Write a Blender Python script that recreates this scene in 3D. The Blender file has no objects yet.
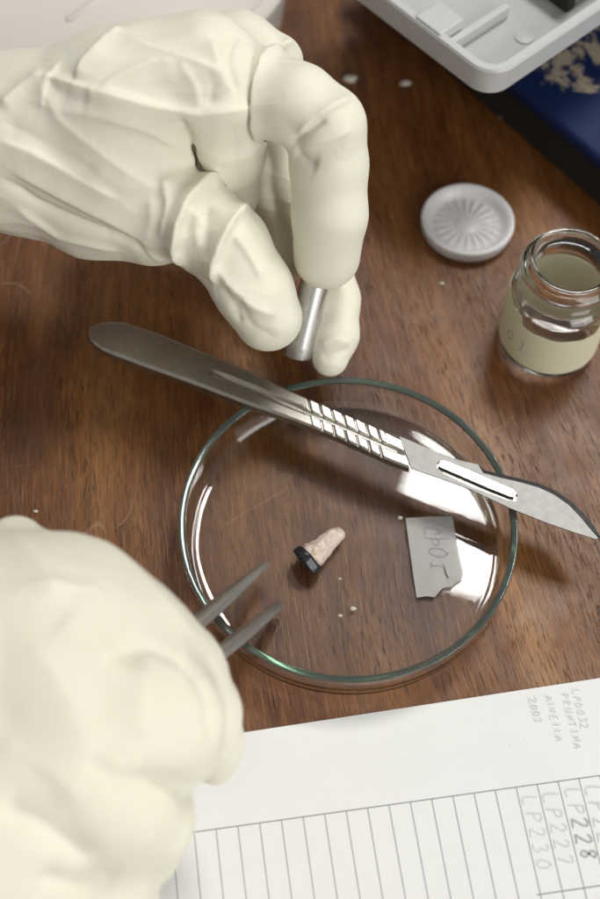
import bpy, bmesh, math, random
import numpy as np
from mathutils import Vector, Matrix
from mathutils.bvhtree import BVHTree
random.seed(7); rng = np.random.default_rng(7)
S = bpy.context.scene
COL = S.collection
MM = 0.001

# ------------------------------------------------------------------ camera
PITCH, ROLL, FPX = math.radians(60.1), math.radians(2.0), 1250.0
CAM = np.array([-14.2, -158.0, 327.0])            # mm above the table, dish centre is the origin
FW = np.array([0, math.cos(PITCH), -math.sin(PITCH)])
_rt = np.array([1.0, 0, 0]); _up = np.cross(_rt, FW)
RT = _rt*math.cos(ROLL) + _up*math.sin(ROLL)
UP = -_rt*math.sin(ROLL) + _up*math.cos(ROLL)
cd = bpy.data.cameras.new('camera'); cam = bpy.data.objects.new('camera', cd); COL.objects.link(cam)
cam.matrix_world = Matrix(((RT[0], UP[0], -FW[0], CAM[0]*MM), (RT[1], UP[1], -FW[1], CAM[1]*MM),
                           (RT[2], UP[2], -FW[2], CAM[2]*MM), (0, 0, 0, 1)))
cd.sensor_fit = 'VERTICAL'; cd.sensor_height = 36; cd.lens = 36*FPX/899
cd.clip_start = 0.01; cd.clip_end = 30
cd.dof.use_dof = True; cd.dof.focus_distance = 0.345; cd.dof.aperture_fstop = 8.5
S.camera = cam

# ------------------------------------------------------------------ world + lamps
w = bpy.data.worlds.new('World'); S.world = w; w.use_nodes = True
nt = w.node_tree; nt.nodes.clear()
out = nt.nodes.new('ShaderNodeOutputWorld'); bg = nt.nodes.new('ShaderNodeBackground')
tc = nt.nodes.new('ShaderNodeTexCoord'); sp = nt.nodes.new('ShaderNodeSeparateXYZ'); rp = nt.nodes.new('ShaderNodeValToRGB')
rp.color_ramp.elements[0].position = 0.0; rp.color_ramp.elements[0].color = (0.34, 0.33, 0.305, 1)
rp.color_ramp.elements[1].position = 0.85; rp.color_ramp.elements[1].color = (0.50, 0.495, 0.475, 1)
nt.links.new(tc.outputs['Generated'], sp.inputs[0]); nt.links.new(sp.outputs['Z'], rp.inputs[0])
nt.links.new(rp.outputs[0], bg.inputs[0]); nt.links.new(bg.outputs[0], out.inputs[0])
bg.inputs[1].default_value = 0.66

def lamp(name, cx, cy, z, sx, sy, rot, radiance, colour=(1, 0.985, 0.955)):
    l = bpy.data.lights.new(name, 'AREA'); l.shape = 'RECTANGLE'; l.size = sx*MM; l.size_y = sy*MM
    l.energy = radiance*math.pi*sx*sy*MM*MM; l.color = colour
    o = bpy.data.objects.new(name, l); COL.objects.link(o)
    o.location = (cx*MM, cy*MM, z*MM); o.rotation_euler = (0, 0, rot)
    return o
LROT = math.radians(-16.5)
def panel(name, corner, along, deep, z, rad):      # corner = left front corner of a ceiling panel
    ex = np.array([math.cos(LROT), math.sin(LROT)]); ey = np.array([-ex[1], ex[0]])
    c = np.array(corner) + ex*along/2 + ey*deep/2
    return lamp(name, c[0], c[1], z, along, deep, LROT, rad)
panel('ceiling_lamp_back', (216, 1053), 600, 330, 1900, 31)
panel('ceiling_lamp_front', (290, 812), 600, 190, 1900, 31)
win = lamp('window_behind', 1300, -1250, 850, 1500, 1200, 0, 4.6, (1, 0.99, 0.975))   # daylight from the room's window behind the photographer
win.rotation_euler = (Vector((0, 0, 0))-win.location).to_track_quat('-Z', 'Y').to_euler()

S.view_settings.view_transform = 'Standard'; S.view_settings.look = 'None'
S.view_settings.exposure = 0.08; S.view_settings.gamma = 1.0
S.render.engine = 'CYCLES'
cy = S.cycles
cy.max_bounces = 14; cy.transmission_bounces = 12; cy.glossy_bounces = 6; cy.diffuse_bounces = 4; cy.transparent_max_bounces = 12
cy.caustics_refractive = True; cy.caustics_reflective = True; cy.blur_glossy = 0.3
cy.sample_clamp_indirect = 60.0
cy.use_denoising = True

# ------------------------------------------------------------------ helpers
def W(px, py, z=0.0):
    """point (mm) at height z on the sight line through a point of the photograph"""
    d = FW + RT*(px-300)/FPX - UP*(py-449.5)/FPX
    return CAM + d*((z-CAM[2])/d[2])

def tag(o, label=None, cat=None, group=None, kind=None):
    if label: o['label'] = label
    if cat: o['category'] = cat
    if group: o['group'] = group
    if kind: o['kind'] = kind
    return o

def empty(name, loc=(0, 0, 0)):
    o = bpy.data.objects.new(name, None); COL.objects.link(o); o.location = [c*MM for c in loc]; o.empty_display_size = 0.01
    return o

def mesh_obj(name, verts, faces, mat, parent=None, smooth=True, mats=None, fmat=None, loc=None):
    """verts in mm (world); the origin goes to the base of the mesh"""
    v = np.asarray(verts, float)
    if loc is None:
        loc = np.array([(v[:, 0].min()+v[:, 0].max())/2, (v[:, 1].min()+v[:, 1].max())/2, v[:, 2].min()])
    me = bpy.data.meshes.new(name)
    me.from_pydata([tuple(p) for p in (v-loc)*MM], [], [tuple(int(i) for i in f) for f in faces])
    for m in (mats or [mat]): me.materials.append(m)
    if fmat is not None: me.polygons.foreach_set('material_index', np.asarray(fmat, dtype=np.int32))
    me.polygons.foreach_set('use_smooth', np.full(len(me.polygons), smooth))
    me.update()
    o = bpy.data.objects.new(name, me); COL.objects.link(o)
    o.location = Vector([c*MM for c in loc])
    if parent:
        o.parent = parent; o.location = Vector([c*MM for c in loc]) - world_loc(parent)
    return o

def world_loc(o):
    l = Vector(o.location)
    while o.parent: o = o.parent; l += o.location
    return l

def recalc(o, sharp=None):
    bm = bmesh.new(); bm.from_mesh(o.data)
    bmesh.ops.recalc_face_normals(bm, faces=bm.faces)
    if sharp:
        for e in bm.edges:
            if len(e.link_faces) == 2 and e.calc_face_angle(0) > math.radians(sharp): e.smooth = False
    bm.to_mesh(o.data); bm.free(); o.data.update()
    return o

class MB:
    """collects geometry (mm) for one mesh"""
    def __init__(s): s.v = []; s.f = []; s.m = []
    def add(s, v, f, mi=0):
        b = len(s.v); s.v += [tuple(p) for p in v]; s.f += [tuple(i+b for i in q) for q in f]; s.m += [mi]*len(f)
    def prism(s, poly, z0, z1, mi=0):
        """poly: list of xyz (z ignored) extruded z0..z1"""
        n = len(poly)
        v = [(p[0], p[1], z0) for p in poly] + [(p[0], p[1], z1) for p in poly]
        f = [tuple(range(n-1, -1, -1)), tuple(range(n, 2*n))] + [(i, (i+1) % n, n+(i+1) % n, n+i) for i in range(n)]
        s.add(v, f, mi)
    def loft(s, rings, closed=True, caps=True, mi=0):
        n = len(rings[0]); v = [p for r in rings for p in r]; f = []
        for k in range(len(rings)-1):
            for i in range(n if closed else n-1):
                a = k*n+i; b = k*n+(i+1) % n
                f.append((a, b, b+n, a+n))
        if caps: f += [tuple(range(n-1, -1, -1)), tuple(range((len(rings)-1)*n, len(rings)*n))]
        s.add(v, f, mi)
    def build(s, name, mat, parent=None, smooth=False, mats=None, sharp=None):
        o = mesh_obj(name, s.v, s.f, mat, parent, smooth, mats, s.m if mats else None)
        return recalc(o, sharp)

def bevel(o, width, seg=2, angle=30):
    m = o.modifiers.new('bevel', 'BEVEL'); m.width = width*MM; m.segments = seg; m.limit_method = 'ANGLE'; m.angle_limit = math.radians(angle)
    return o

def lathe(profile, centre, n=96, closed=True, mod=None):
    """profile [(r,z)] in mm around a vertical axis"""
    mb = MB(); v = []; f = []; k = len(profile)
    for i in range(n):
        a = 2*math.pi*i/n
        for (r, z) in profile:
            rr, zz = (r, z) if mod is None else mod(r, z, a)
            v.append((centre[0]+rr*math.cos(a), centre[1]+rr*math.sin(a), centre[2]+zz))
    for i in range(n):
        j = (i+1) % n
        for q in range(k if closed else k-1):
            p = (q+1) % k
            f.append((i*k+q, j*k+q, j*k+p, i*k+p))
    mb.add(v, f); return mb

def arc(cx, cz, r, a0, a1, n=6):
    return [(cx+r*math.cos(math.radians(a0+(a1-a0)*i/n)), cz+r*math.sin(math.radians(a0+(a1-a0)*i/n))) for i in range(n+1)]

# ------------------------------------------------------------------ materials
class N:
    """tiny node graph writer"""
    def __init__(s, name):
        s.m = bpy.data.materials.new(name); s.m.use_nodes = True; s.t = s.m.node_tree; s.t.nodes.clear()
        s.out = s.n('ShaderNodeOutputMaterial')
    def n(s, t, **k):
        x = s.t.nodes.new(t)
        for a, b in k.items(): setattr(x, a, b)
        return x
    def l(s, a, b): s.t.links.new(a, b)
    def set(s, sock, v):
        if hasattr(v, 'links'): s.l(v, sock)
        else: sock.default_value = v
    def math(s, op, a, b=0.0, c=0.0, clamp=False):
        x = s.n('ShaderNodeMath', operation=op, use_clamp=clamp); s.set(x.inputs[0], a); s.set(x.inputs[1], b); s.set(x.inputs[2], c); return x.outputs[0]
    def xyz(s, x, y, z):
        q = s.n('ShaderNodeCombineXYZ'); s.set(q.inputs[0], x); s.set(q.inputs[1], y); s.set(q.inputs[2], z); return q.outputs[0]
    def noise(s, vec, scale, detail=4, rough=0.55, dist=0.0):
        x = s.n('ShaderNodeTexNoise'); x.inputs['Scale'].default_value = scale; x.inputs['Detail'].default_value = detail
        x.inputs['Roughness'].default_value = rough; x.inputs['Distortion'].default_value = dist
        if vec is not None: s.l(vec, x.inputs['Vector'])
        return x.outputs[0]
    def obj(s): return s.n('ShaderNodeTexCoord').outputs['Object']
    def ramp(s, fac, stops):
        x = s.n('ShaderNodeValToRGB'); e = x.color_ramp.elements
        while len(e) < len(stops): e.new(0.5)
        for q, (p, c) in zip(e, stops): q.position = p; q.color = tuple(c)+(1,) if len(c) == 3 else c
        s.set(x.inputs[0], fac); return x.outputs[0]
    def mix(s, fac, a, b, mode='MIX'):
        x = s.n('ShaderNodeMix', data_type='RGBA', blend_type=mode); s.set(x.inputs[0], fac)
        for sock, v in ((x.inputs[6], a), (x.inputs[7], b)):
            if isinstance(v, tuple): v = v+(1,) if len(v) == 3 else v
            s.set(sock, v)
        return x.outputs[2]
    def rng(s, v, a, b, c=0.0, d=1.0):
        x = s.n('ShaderNodeMapRange'); s.set(x.inputs[0], v)
        for i, q in enumerate((a, b, c, d)): x.inputs[i+1].default_value = q
        return x.outputs[0]
    def bump(s, h, strength, dist):
        x = s.n('ShaderNodeBump'); x.inputs['Strength'].default_value = strength; x.inputs['Distance'].default_value = dist; s.l(h, x.inputs['Height']); return x.outputs[0]
    def bsdf(s, **k):
        b = s.n('ShaderNodeBsdfPrincipled')
        for a, v in k.items():
            nm = a.replace('_', ' ')
            if isinstance(v, tuple) and len(v) == 3 and 'Radius' not in nm: v = v+(1,)
            s.set(b.inputs[nm], v)
        s.l(b.outputs[0], s.out.inputs[0]); return b

def mat_plain(name, col, rough=0.5, var=0.08, scale=300, bump=0.0, **k):
    g = N(name); o = g.obj(); nz = g.noise(o, scale, 4)
    c = g.mix(nz, tuple(x*(1-var) for x in col), tuple(min(1, x*(1+var)) for x in col))
    b = g.bsdf(Base_Color=c, Roughness=g.rng(nz, 0.3, 0.7, rough*0.88, min(1, rough*1.12)), **k)
    if bump: g.l(g.bump(g.noise(o, scale*3, 3), bump, 0.0002), b.inputs['Normal'])
    return g.m

def mat_wood():
    g = N('varnished_wood'); o = g.obj(); s = g.n('ShaderNodeSeparateXYZ'); g.l(o, s.inputs[0])
    x, y = s.outputs[0], s.outputs[1]
    warp = g.noise(o, 9, 2, 0.5)
    wv = g.math('MULTIPLY', g.math('SUBTRACT', warp, 0.5), 0.010)
    # grain leans to the right towards the front and fans out a little
    u = g.math('ADD', g.math('ADD', x, g.math('MULTIPLY', y, g.math('ADD', g.math('MULTIPLY', x, 1.3), 0.20))), wv)
    def gv(ux, vy, off=0.0): return g.xyz(g.math('MULTIPLY', u, ux), g.math('MULTIPLY', y, vy), off)
    broad = g.noise(gv(34, 4.0), 1.0, 5, 0.62, 0.3)
    mid = g.noise(gv(330, 14, 3.1), 1.0, 5, 0.65)
    fine = g.noise(gv(1500, 70, 7.7), 1.0, 4, 0.7)
    hair = g.noise(gv(2600, 190, 4.4), 1.0, 2, 0.5)
    pores = g.noise(gv(2000, 190, 1.7), 1.0, 2, 0.5)
    pore = g.rng(pores, 0.58, 0.655)
    pmask = g.rng(g.noise(gv(70, 22, 5.0), 1.0, 3), 0.38, 0.60, 0.15, 1.0)
    pore = g.math('MULTIPLY', pore, pmask)
    base = g.ramp(broad, [(0.28, (0.058, 0.0165, 0.0038)), (0.44, (0.138, 0.045, 0.0098)), (0.58, (0.222, 0.085, 0.0195)), (0.75, (0.365, 0.172, 0.051))])
    base = g.mix(g.rng(mid, 0.38, 0.68, 0.0, 0.62), base, g.mix(0.6, base, (0.045, 0.015, 0.005)))
    base = g.mix(g.rng(fine, 0.50, 0.72, 0.0, 0.55), base, (0.36, 0.175, 0.062))
    base = g.mix(g.rng(hair, 0.50, 0.72, 0.0, 0.6), base, (0.045, 0.016, 0.006))
    blotch = g.rng(g.noise(gv(30, 12, 9.0), 1.0, 4, 0.6), 0.56, 0.70)
    base = g.mix(g.math('MULTIPLY', blotch, 0.6), base, (0.050, 0.022, 0.013))
    base = g.mix(g.math('MULTIPLY', pore, 0.72), base, (0.022, 0.009, 0.004))
    # dusty scuffs and small pale specks
    vor = g.n('ShaderNodeTexVoronoi'); vor.inputs['Scale'].default_value = 55; g.l(o, vor.inputs['Vector'])
    speck = g.rng(vor.outputs['Distance'], 0.02, 0.035, 1.0, 0.0)
    sc = g.math('MULTIPLY', speck, g.rng(g.noise(o, 23, 1), 0.56, 0.60))
    base = g.mix(g.math('MULTIPLY', sc, 0.7), base, (0.45, 0.38, 0.30))
    for sd, sx, sy in ((2.3, 14, 3), (6.1, 4, 12), (8.8, 9, 8)):          # fine pale scratches in the varnish
        mp = g.n('ShaderNodeMapping'); g.l(o, mp.inputs[0]); mp.inputs['Scale'].default_value = (sx, sy, 1); mp.inputs['Location'].default_value = (sd, sd*1.7, 0)
        ln = g.math('ABSOLUTE', g.math('SUBTRACT', g.noise(mp.outputs[0], 1.0, 1, 0.4, 0.2), 0.5)); ln = g.rng(ln, 0.0002, 0.0009, 1.0, 0.0)
        ln = g.math('MULTIPLY', ln, g.rng(g.noise(o, 30+sd, 2), 0.55, 0.62, 0.0, 0.28)); base = g.mix(ln, base, (0.42, 0.30, 0.20))
    dust = g.rng(g.noise(o, 42, 5, 0.7), 0.5, 0.8, 0.0, 0.06)
    base = g.mix(dust, base, (0.36, 0.27, 0.19))
    h = g.math('SUBTRACT', g.math('ADD', g.math('MULTIPLY', fine, 0.45), g.math('MULTIPLY', mid, 0.25)), g.math('MULTIPLY', pore, 0.9))
    b = g.bsdf(Base_Color=base, Roughness=g.rng(g.noise(o, 60, 4), 0.3, 0.7, 0.36, 0.50), Specular_IOR_Level=0.36)
    g.l(g.bump(h, 0.45, 0.0003), b.inputs['Normal'])
    return g.m

def mat_glass(name, density=1.0, tint=(0.55, 0.80, 0.60), rough=0.0):
    g = N(name)
    b = g.bsdf(Base_Color=(1, 1, 1), Roughness=rough, IOR=1.5, Transmission_Weight=1.0)
    if density:
        v = g.n('ShaderNodeVolumeAbsorption'); v.inputs['Color'].default_value = tint+(1,); v.inputs['Density'].default_value = density
        g.l(v.outputs[0], g.out.inputs['Volume'])
    return g.m

def mat_latex():
    g = N('latex_glove'); o = g.obj()
    n1 = g.noise(o, 45, 3, 0.5); n2 = g.noise(o, 260, 4, 0.6)
    c = g.mix(n1, (0.74, 0.71, 0.58), (0.80, 0.775, 0.665))
    c = g.mix(g.rng(n2, 0.45, 0.8, 0.0, 0.2), c, (0.84, 0.825, 0.75))
    c = g.mix(g.rng(g.noise(o, 28, 3, 0.6), 0.55, 0.75, 0.0, 0.35), c, (0.74, 0.66, 0.56))    # skin showing faintly through thin stretched latex
    b = g.bsdf(Base_Color=c, Roughness=g.rng(n2, 0.3, 0.7, 0.48, 0.62), Subsurface_Weight=0.35, Subsurface_Radius=(1.0, 0.8, 0.5), Subsurface_Scale=0.0018, Specular_IOR_Level=0.34)
    def ridged(scale, seed, st):
        mp = g.n('ShaderNodeMapping'); g.l(o, mp.inputs[0]); mp.inputs['Scale'].default_value = st; mp.inputs['Location'].default_value = (seed, seed*2, 0)
        return g.math('SUBTRACT', 1.0, g.math('MULTIPLY', g.math('ABSOLUTE', g.math('SUBTRACT', g.noise(mp.outputs[0], scale, 2, 0.45, 0.6), 0.5)), 5.0), clamp=True)
    w1 = g.math('MULTIPLY', ridged(58, 0.3, (0.55, 1.2, 1.0)), g.rng(g.noise(o, 36, 2), 0.45, 0.65))
    w2 = g.math('MULTIPLY', ridged(170, 0.7, (1.1, 0.7, 1.0)), g.rng(g.noise(o, 50, 2), 0.48, 0.66))
    h = g.math('ADD', g.math('ADD', w1, g.math('MULTIPLY', w2, 0.15)), g.math('MULTIPLY', g.noise(o, 1400, 3, 0.6), 0.08))
    g.l(g.bump(h, 0.45, 0.0010), b.inputs['Normal'])
    return g.m

def mat_metal(name, col, rough, scratch=0.3, spots=0.0, fs=700, cv=0.26, rv=0.22):
    g = N(name); o = g.obj()
    n1 = g.noise(o, 420, 5, 0.7); n2 = g.noise(o, 1500, 3, 0.6)
    c = g.mix(g.rng(n1, 0.35, 0.75), col, tuple(x*(1-cv) for x in col))
    if spots:
        v = g.rng(g.noise(o, fs, 3, 0.7), 0.62, 0.74)
        c = g.mix(g.math('MULTIPLY', v, spots), c, (0.06, 0.045, 0.03))
    b = g.bsdf(Base_Color=c, Metallic=1.0, Roughness=g.rng(n1, 0.3, 0.7, rough*(1-rv), rough*(1+rv)))
    g.l(g.bump(n2, scratch, 0.00005), b.inputs['Normal'])
    return g.m

M = {}
M['wood'] = mat_wood()
M['glass'] = mat_glass('dish_glass', 6.0, (0.30, 0.80, 0.45))
g = N('ground_rim_glass'); b_ = g.bsdf(Base_Color=(0.92, 1.0, 0.95), Roughness=0.09, IOR=1.5, Transmission_Weight=1.0)
d_ = g.n('ShaderNodeBsdfDiffuse'); d_.inputs[0].default_value = (0.75, 0.92, 0.80, 1); m_ = g.n('ShaderNodeMixShader'); m_.inputs[0].default_value = 0.07
g.l(b_.outputs[0], m_.inputs[1]); g.l(d_.outputs[0], m_.inputs[2]); g.l(m_.outputs[0], g.out.inputs[0])
v_ = g.n('ShaderNodeVolumeAbsorption'); v_.inputs['Color'].default_value = (0.30, 0.80, 0.45, 1); v_.inputs['Density'].default_value = 11; g.l(v_.outputs[0], g.out.inputs['Volume']); M['rim_glass'] = g.m
M['jar_glass'] = mat_glass('jar_glass', 6.0, (0.80, 0.86, 0.82))
M['latex'] = mat_latex()
M['steel'] = mat_metal('worn_steel', (0.50, 0.475, 0.43), 0.33, 0.35, 0.55)
M['bright_steel'] = mat_metal('bright_steel', (0.66, 0.65, 0.62), 0.27, 0.3, 0.0)
M['blade_steel'] = mat_metal('stained_blade_steel', (0.38, 0.375, 0.36), 0.60, 1.0, 0.4, 2400, 0.08, 0.03)
M['tweezer_steel'] = mat_metal('tweezer_steel', (0.82, 0.81, 0.78), 0.33, 0.5, 0.4)
M['edge_steel'] = mat_metal('edge_dark_reflection_steel', (0.15, 0.15, 0.15), 0.25, 0.3, 0.0)  # dark reflection in the polished bevel put into the base colour
M['tube_steel'] = mat_metal('polished_tube_steel', (0.74, 0.74, 0.72), 0.33, 0.25, 0.0)
M['dark'] = mat_plain('dark_recess', (0.018, 0.017, 0.016), 0.6)
g = N('white_paper'); o_ = g.obj(); c_ = g.mix(g.rng(g.noise(o_, 28, 4, 0.6), 0.4, 0.75, 0.0, 0.5), (0.80, 0.80, 0.785), (0.755, 0.75, 0.735))
c_ = g.mix(g.rng(g.noise(o_, 420, 2), 0.72, 0.78, 0.0, 0.35), c_, (0.60, 0.59, 0.57)); c_ = g.mix(g.math('MULTIPLY', g.rng(g.noise(o_, 90, 3, 0.7), 0.62, 0.75), 0.25), c_, (0.66, 0.65, 0.63))
b_ = g.bsdf(Base_Color=c_, Roughness=0.85); g.l(g.bump(g.math('ADD', g.noise(o_, 1800, 3), g.math('MULTIPLY', g.noise(o_, 22, 2), 10.0)), 0.12, 0.0005), b_.inputs['Normal']); M['paper'] = g.m
M['ruling'] = mat_plain('printed_rule', (0.30, 0.30, 0.31), 0.8, 0.2, 800)
M['pencil'] = mat_plain('faint_pencil', (0.64, 0.64, 0.65), 0.7, 0.25, 1500)
M['slip_pencil'] = mat_plain('slip_graphite', (0.27, 0.27, 0.275), 0.7, 0.3, 1500)
M['pencil_dark'] = mat_plain('pencil_graphite', (0.42, 0.42, 0.43), 0.6, 0.3, 1500)
M['cream'] = mat_plain('cream_paper', (0.70, 0.665, 0.49), 0.75, 0.04, 120, 0.2, Subsurface_Weight=0.0)
g = N('cream_label_paper'); o_ = g.obj(); c_ = g.mix(g.noise(o_, 150, 4), (0.86, 0.825, 0.63), (0.90, 0.87, 0.71))
d_ = g.n('ShaderNodeBsdfDiffuse'); t_ = g.n('ShaderNodeBsdfTranslucent'); m_ = g.n('ShaderNodeMixShader'); m_.inputs[0].default_value = 0.42
g.l(c_, d_.inputs[0]); g.l(c_, t_.inputs[0]); g.l(d_.outputs[0], m_.inputs[1]); g.l(t_.outputs[0], m_.inputs[2]); g.l(m_.outputs[0], g.out.inputs[0]); M['label_paper'] = g.m
M['grey_plastic'] = mat_plain('pale_grey_plastic', (0.50, 0.505, 0.50), 0.45, 0.04, 200, 0.08)
M['tub'] = mat_plain('frosted_tub_plastic', (0.70, 0.665, 0.61), 0.4, 0.04, 20)
M['charcoal'] = mat_plain('charcoal_and_shade', (0.016, 0.016, 0.013), 0.7, 0.2, 80)  # dark parts, and shade painted under the blue lid
M['speck'] = mat_plain('pale_crumb', (0.62, 0.57, 0.48), 0.7, 0.15, 900)

# ------------------------------------------------------------------ large structure: the table top
mb = MB(); mb.prism([(-420, -260), (330, -260), (330, 520), (-420, 520)], -28, 0)
table = mb.build('table_top', M['wood']); tag(table, 'dark brown varnished wood grain table top under everything', 'table', kind='structure')
table.data.transform(Matrix.Translation(table.location)); table.location = (0, 0, 0)
bevel(table, 2)

# ------------------------------------------------------------------ petri dish
RO, HT, TW, TB = 47.6, 14.0, 1.6, 1.5
prof = [(0.001, 0.2), (RO-6, 0.2)] + arc(RO-4.2, 4.2, 4.0, -80, -5, 7) + [(RO-0.3, 7), (RO-0.05, HT-1.6), (RO, HT-0.5)] + arc(RO-0.35, HT-0.38, 0.35, 10, 75, 4) + [(RO-0.3-1.45*q, HT-0.02-1.45*(0.02*q+0.17*q*q)) for q in (0, .1, .2, .3, .4, .5, .6, .7, .8, .9, 1)] + [(RO-1.93, HT-0.55), (RO-1.98, HT-1.0)] \
     + [(RO-TW-0.35, HT-2.6), (RO-TW-0.3, 7)] + arc(RO-TW-3.6, TB+3.5, 3.2, -5, -85, 7) + [(RO-TW-5.2, TB+0.1), (0.001, TB+0.1)]
mb = lathe(prof, (0, 0, 0), 160, closed=False)
mb.m = [1 if min(mb.v[i][2] for i in f_) > HT-1.2 else 0 for f_ in mb.f]
dish = mb.build('petri_dish', None, smooth=True, mats=[M['glass'], M['rim_glass']])
tag(dish, 'round clear glass petri dish with green tinted rim lying on the wooden table', 'petri dish')

# ------------------------------------------------------------------ scalpel
ZS = 17.2                                           # top face; it lies across the dish rim
sc_root = empty('scalpel', tuple(W(300, 412, HT+0.1)))
tag(sc_root, 'steel scalpel with ridged grip and curved blade lying across the glass dish rim', 'scalpel')
def resample(pts, n):
    p = np.array(pts, float); d = np.r_[0, np.cumsum(np.linalg.norm(np.diff(p, axis=0), axis=1))]; t = np.linspace(0, 1, n)**1.0*d[-1]
    return np.c_[np.interp(t, d, p[:, 0]), np.interp(t, d, p[:, 1])]
UE = [(88.3, 334), (88.6, 329.5), (91, 326), (96, 323), (103, 321.3), (123, 321), (158, 332.5), (210, 354), (253, 371.5), (288, 389), (312.5, 400), (377.5, 427.5), (400, 438.5)]
LE = [(88.3, 334), (90, 339), (95, 344), (103, 349.5), (112, 353.5), (145, 366), (190, 382), (240, 401), (296.5, 420.5), (340, 437.5), (387, 459), (409.5, 467.5)]
NS, NC = 420, 31
ue, le = resample(UE, NS), resample(LE, NS)
def sstep(a, b, x): t = np.clip((x-a)/(b-a), 0, 1); return t*t*(3-2*t)
v = []; f = []
for i in range(NS):
    a, b = W(ue[i][0], ue[i][1], ZS), W(le[i][0], le[i][1], ZS)
    px = ue[i][0]
    for j in range(NC):
        t = j/(NC-1); p = a+(b-a)*t
        e = min(t, 1-t)*np.linalg.norm(b-a)
        z = ZS - 0.55*(1-sstep(0, 0.7, e))
        if 205 < px < 402:                          # hollow groove along the middle of the shank
            g = sstep(205, 232, px)*(1-sstep(392, 401, px))
            z -= 0.85*g*(1-sstep(0.04, 0.10+0.04*(px < 300), abs(t-0.52)))
        if 306 < px < 384 and not 0.45 < t < 0.58:  # two rows of filed ridges
            ph = ((px-308)/11.6+(0.25 if t > 0.5 else 0)) % 1.0
            rdg = sstep(0.0, 0.14, ph)*(1-0.45*sstep(0.14, 0.8, ph)-0.55*sstep(0.80, 0.98, ph))
            row = (sstep(0.58, 0.61, t) if t > 0.5 else 1-sstep(0.42, 0.45, t))
            z += row*(0.55*rdg-0.30)
        v.append((p[0], p[1], z))
nv = len(v)
v += [(x, y, HT+0.15) for (x, y, z) in v]
for i in range(NS-1):
    for j in range(NC-1):
        q = (i*NC+j, i*NC+j+1, (i+1)*NC+j+1, (i+1)*NC+j)
        f.append(q); f.append(tuple(k+nv for k in reversed(q)))
ring = [i*NC for i in range(NS)] + [(NS-1)*NC+j for j in range(1, NC)] + [i*NC+NC-1 for i in range(NS-2, -1, -1)] + [j for j in range(NC-2, 0, -1)]
for k in range(len(ring)):
    a, b = ring[k], ring[(k+1) % len(ring)]; f.append((a, b, b+nv, a+nv))
h = mesh_obj('handle', v, f, M['steel'], sc_root, True); recalc(h, 40)

def blend_poly(pts, z): return [W(x, y, z) for x, y in pts]
ZB = 16.5
BL = [(399, 436), (420, 445), (440, 453), (460, 460.5), (478, 464.5), (484, 470), (500, 474), (520, 478.5), (540, 484), (556, 491), (572, 502), (585, 515), (594, 526), (600.5, 537), (597, 539.2), (575, 532.5), (545, 522), (510, 508), (470, 489), (440, 478), (412, 468.5)]
# blade: outer outline with a long slot
slot = [(437, 463), (441, 460.5), (450, 463), (480, 476), (512, 490), (517.5, 495), (516, 501), (508, 500), (470, 486), (445, 474), (437, 468)]
bm = bmesh.new()
def loop(pts, z):
    vs = [bm.verts.new(tuple(W(x, y, z)*MM)) for x, y in pts]; es = [bm.edges.new((vs[i], vs[(i+1) % len(vs)])) for i in range(len(vs))]; return vs, es
BLin = []
for k, (x, y) in enumerate(BL):                     # inner line of the ground edge (belly side)
    if 5 <= k <= 13:
        q = {5: (483, 473), 6: (499, 477.5), 7: (519, 482), 8: (538.5, 487.5), 9: (553.5, 494.5), 10: (568.5, 505), 11: (580.5, 517.5), 12: (589, 528), 13: (597.5, 537.3)}[k]; BLin.append(q)
    else: BLin.append((x, y))
vi, ei = loop(BLin, ZB); vs_, es_ = loop(slot, ZB)
bmesh.ops.triangle_fill(bm, use_beauty=True, edges=ei+es_)
top_faces = list(bm.faces)
# ground bevel
for k in range(4, 14):
    pass
low = {k: bm.verts.new(tuple(W(*BL[k], ZB-0.38)*MM)) for k in range(5, 14)}
bm.verts.ensure_lookup_table()
chain = [vi[4]]+[low[k] for k in range(5, 14)]+[vi[14]]
edge_faces = [bm.faces.new((vi[k], vi[k+1], low[k+1], low[k])) for k in range(5, 13)]
edge_faces += [bm.faces.new((vi[4], vi[5], low[5])), bm.faces.new((vi[13], vi[14], low[13]))]
# underside and edges
outer = [vi[k] for k in range(0, 5)]+[low[k] for k in range(5, 14)]+[vi[k] for k in range(14, len(vi))]
bot = [bm.verts.new((q.co.x, q.co.y, (ZB-0.42)*MM)) for q in outer]
n = len(outer)
for k in range(n): bm.faces.new((outer[k], outer[(k+1) % n], bot[(k+1) % n], bot[k]))
sb = [bm.verts.new((q.co.x, q.co.y, (ZB-0.42)*MM)) for q in vs_]
for k in range(len(sb)): bm.faces.new((vs_[k], vs_[(k+1) % len(sb)], sb[(k+1) % len(sb)], sb[k]))
eb = [bm.edges.get((bot[k], bot[(k+1) % n])) for k in range(n)]+[bm.edges.get((sb[k], sb[(k+1) % len(sb)])) for k in range(len(sb))]
bmesh.ops.triangle_fill(bm, use_beauty=True, edges=eb)
bmesh.ops.recalc_face_normals(bm, faces=bm.faces)
bm.faces.index_update(); fm = [1 if fc in edge_faces else 0 for fc in bm.faces]
vv = [tuple(q.co/MM) for q in bm.verts]; bm.verts.index_update(); ff = [[q.index for q in fc.verts] for fc in bm.faces]; bm.free()
bl = mesh_obj('blade', vv, ff, None, sc_root, False, [M['blade_steel'], M['edge_steel']], fm)
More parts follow.
